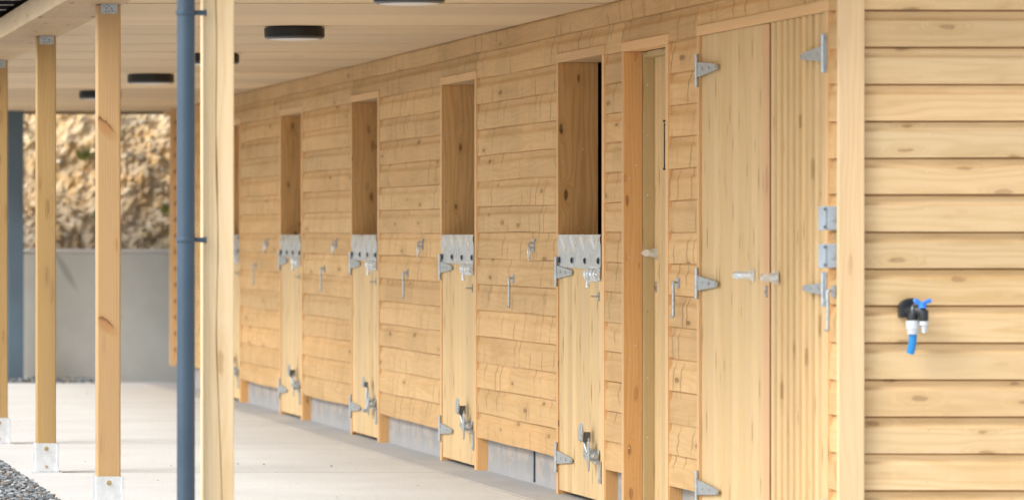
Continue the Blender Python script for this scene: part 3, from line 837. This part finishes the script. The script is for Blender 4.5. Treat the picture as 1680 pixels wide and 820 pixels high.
h.build('hose_connector', M['tapwhite'], tp, smooth=True)
h = MB(o_)
h.cyl((TX(1513), 18.303, TZ(526.5)), (TX(1513), 18.303, TZ(533)), .0165, n=20); h.cyl((TX(1513.5), 18.303, TZ(533)), (TX(1513.5), 18.303, TZ(545)), .0095, .0085, n=14)
h.cyl((TX(1513.5), 18.303, TZ(537)), (TX(1513.5), 18.303, TZ(539)), .0115, n=14)
h.build('outlet_cap', M['tapwhite'], tp, smooth=True)
h = MB(o_)
h.tube([(TX(1499), 18.34, TZ(547)), (TX(1498.6), 18.341, TZ(560)), (TX(1497), 18.345, TZ(572)), (TX(1495.5), 18.35, TZ(579))], .0145, n=20)
h.build('supply_pipe', M['hose'], tp, smooth=True)
h = MB(o_)
h.cyl((TX(1510.5), 18.305, TZ(505)), (TX(1510.5), 18.305, TZ(495)), .015, .013, n=16)
h.tube([(TX(1508), 18.305, TZ(499)), (TX(1504), 18.305, TZ(496)), (TX(1499), 18.306, TZ(493.5)), (TX(1496.5), 18.307, TZ(494.5))], [.010,.009,.0115,.0085], n=12)
h.tube([(TX(1512), 18.305, TZ(500)), (TX(1516), 18.304, TZ(495.5)), (TX(1521), 18.303, TZ(493)), (TX(1524.5), 18.303, TZ(494))], [.010,.0075,.0085,.007], n=12)
h.build('lever', M['tapblue'], tp, smooth=True)

# ------------------------------------------------------------------ far end: retaining wall, steel column, bank
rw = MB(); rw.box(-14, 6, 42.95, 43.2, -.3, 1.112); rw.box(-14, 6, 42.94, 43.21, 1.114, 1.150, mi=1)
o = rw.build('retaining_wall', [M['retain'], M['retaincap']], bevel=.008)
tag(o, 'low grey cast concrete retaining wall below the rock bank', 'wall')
xa, xb = CX + 573*42.7/F, CX + 598*42.7/F
sc_ = MB(); sc_.box(xa, xb, 42.64, 42.66, 0, 2.44); sc_.box(xa, xb, 42.78, 42.80, 0, 2.44); sc_.box((xa+xb)/2-.005, (xa+xb)/2+.005, 42.66, 42.78, 0, 2.44)
o = sc_.build('steel_column', M['steelblue'], bevel=.003); tag(o, 'slate blue steel column in front of the concrete wall at the far end', 'column')

bk = MB(); nx, ny = 300, 190; vs = []
def bankp(i, j):
    x = -6.5 + 9.5*i/nx; s = 7.0*(j/ny)**1.25
    y = 43.2 + s*.62; z = 1.0 + s*.80
    P = Vector((x, y*1.1, z))
    n1 = noise.fractal(P*1.1, 1, 2.1, 4); 
    vd = noise.voronoi(P*3.3 + Vector((n1, n1, 0))*.5)[0]; e = vd[1]-vd[0]
    vd2 = noise.voronoi(P*8.5)[0]; e2 = vd2[1]-vd2[0]
    d_ = .16*n1 + .09*min(e, .45) + .05*min(e2, .4) + .05*noise.fractal(P*14, 1, 2, 2)
    return (x + .05*noise.noise(P*5), y - d_*.8 + .05, z + d_*.5)
for i in range(nx+1):
    for j in range(ny+1): vs.append(bankp(i, j))
bk.add(vs, [[i*(ny+1)+j, (i+1)*(ny+1)+j, (i+1)*(ny+1)+j+1, i*(ny+1)+j+1] for i in range(nx) for j in range(ny)])
struct(bk.build('rock_bank', M['earth'], smooth=False))
hl = MB(); hl.add([(-14,47.3,6.3),(8,47.3,6.3),(8,90,12),(-14,90,12)], [(0,1,2,3)]); struct(hl.build('hill', M['earth']))

def rock(mb, p, s, idn, flat=.6):
    vs = []; n = 6
    rot = Matrix.Rotation(random.uniform(0, 6.3), 3, 'Z') @ Matrix.Rotation(random.uniform(-.5, .5), 3, 'X')
    sx, sy, sz = s*random.uniform(.7, 1.3), s*random.uniform(.5, 1.0), s*flat*random.uniform(.4, 1.0)
    for (a, b, c) in ((1,1,.6),(1,-1,.8),(-1,-1,.7),(-1,1,1),(1,1,-1),(1,-1,-1),(-1,-1,-1),(-1,1,-1)):
        v = rot @ Vector((a*sx*random.uniform(.5,1), b*sy*random.uniform(.5,1), c*sz*random.uniform(.6,1)))*.5
        vs.append((p[0]+v.x, p[1]+v.y, p[2]+v.z))
    fs = [(3,2,1),(3,1,0),(4,5,6,7),(0,1,5,4),(1,2,6,5),(2,3,7,6),(3,0,4,7)]
    mb.add(vs, fs, [[(0,0,idn)]*len(f) for f in fs])
rb = MB()
for k in range(3500):
    i = random.uniform(0, nx); j = ny*(random.random()**2.2)*.75
    p = bankp(i, j); rock(rb, (p[0], p[1]-.02, p[2]+.015), random.choice([.02,.025,.03,.04,.05,.07,.09]), k*1.37+.5, .9)
o = rb.build('bank_rubble', M['rubble']); o['kind'] = 'stuff'
wd = MB()
for (cx0, cz0, nn) in [(-.62, 1.98, 60), (-.50, 1.50, 50), (-1.25, 1.72, 30), (-.40, 2.2, 40), (-1.0, 1.25, 30), (.1, 1.6, 60), (-2.2, 1.9, 80), (-3.4, 1.6, 80)]:
    j = ny*((max(.02, (cz0-1.08)/.8)/7.0)**(1/1.25)); bp = bankp((cx0+6.5)/9.5*nx, j)
    for k in range(nn):
        a = random.uniform(0, 6.28); l = random.uniform(.03, .08); r_ = random.uniform(0, .07)
        b0 = Vector((bp[0]+r_*math.cos(a), bp[1]-.03, bp[2]+r_*math.sin(a)*.7)); dd = Vector((math.cos(a)*.6, -.5, random.uniform(.2,1))).normalized()*l
        sd = Vector((-math.sin(a), 0, .3)).normalized()*l*.18
        wd.add([tuple(b0-sd*.3), tuple(b0+dd*.5-sd), tuple(b0+dd), tuple(b0+dd*.5+sd)], [(0,1,2,3)])
o = wd.build('bank_weeds', M['leaf']); o['kind'] = 'stuff'

ch = MB(); k = 0
def chips(x0, x1, y0, y1, n, s0, s1, z0, z1):
    global k
    for _ in range(n):
        k += 1; rock(ch, (random.uniform(x0, x1), random.uniform(y0, y1), random.uniform(z0, z1)), random.uniform(s0, s1), k*1.731, .6)
chips(-2.80, -2.485, 22.0, 29.0, 11000, .014, .036, -.035, .012)
chips(-3.6, -2.8, 21.0, 30.0, 6000, .02, .045, -.04, .0)
chips(-2.8, -2.49, 29.0, 42.7, 5000, .02, .045, -.04, .008)
chips(-2.4, -.62, 42.45, 42.94, 3500, .02, .05, .0, .03)
o = ch.build('slate_gravel', M['chips']); o['kind'] = 'stuff'
# odd bits of grit lying on the slab
gr = MB()
for _ in range(70):
    rock(gr, (random.uniform(-2.3, -.05), random.uniform(22, 40), .004), random.uniform(.006, .014), _*2.1, .6)
o = gr.build('loose_grit', M['chips']); o['kind'] = 'stuff'
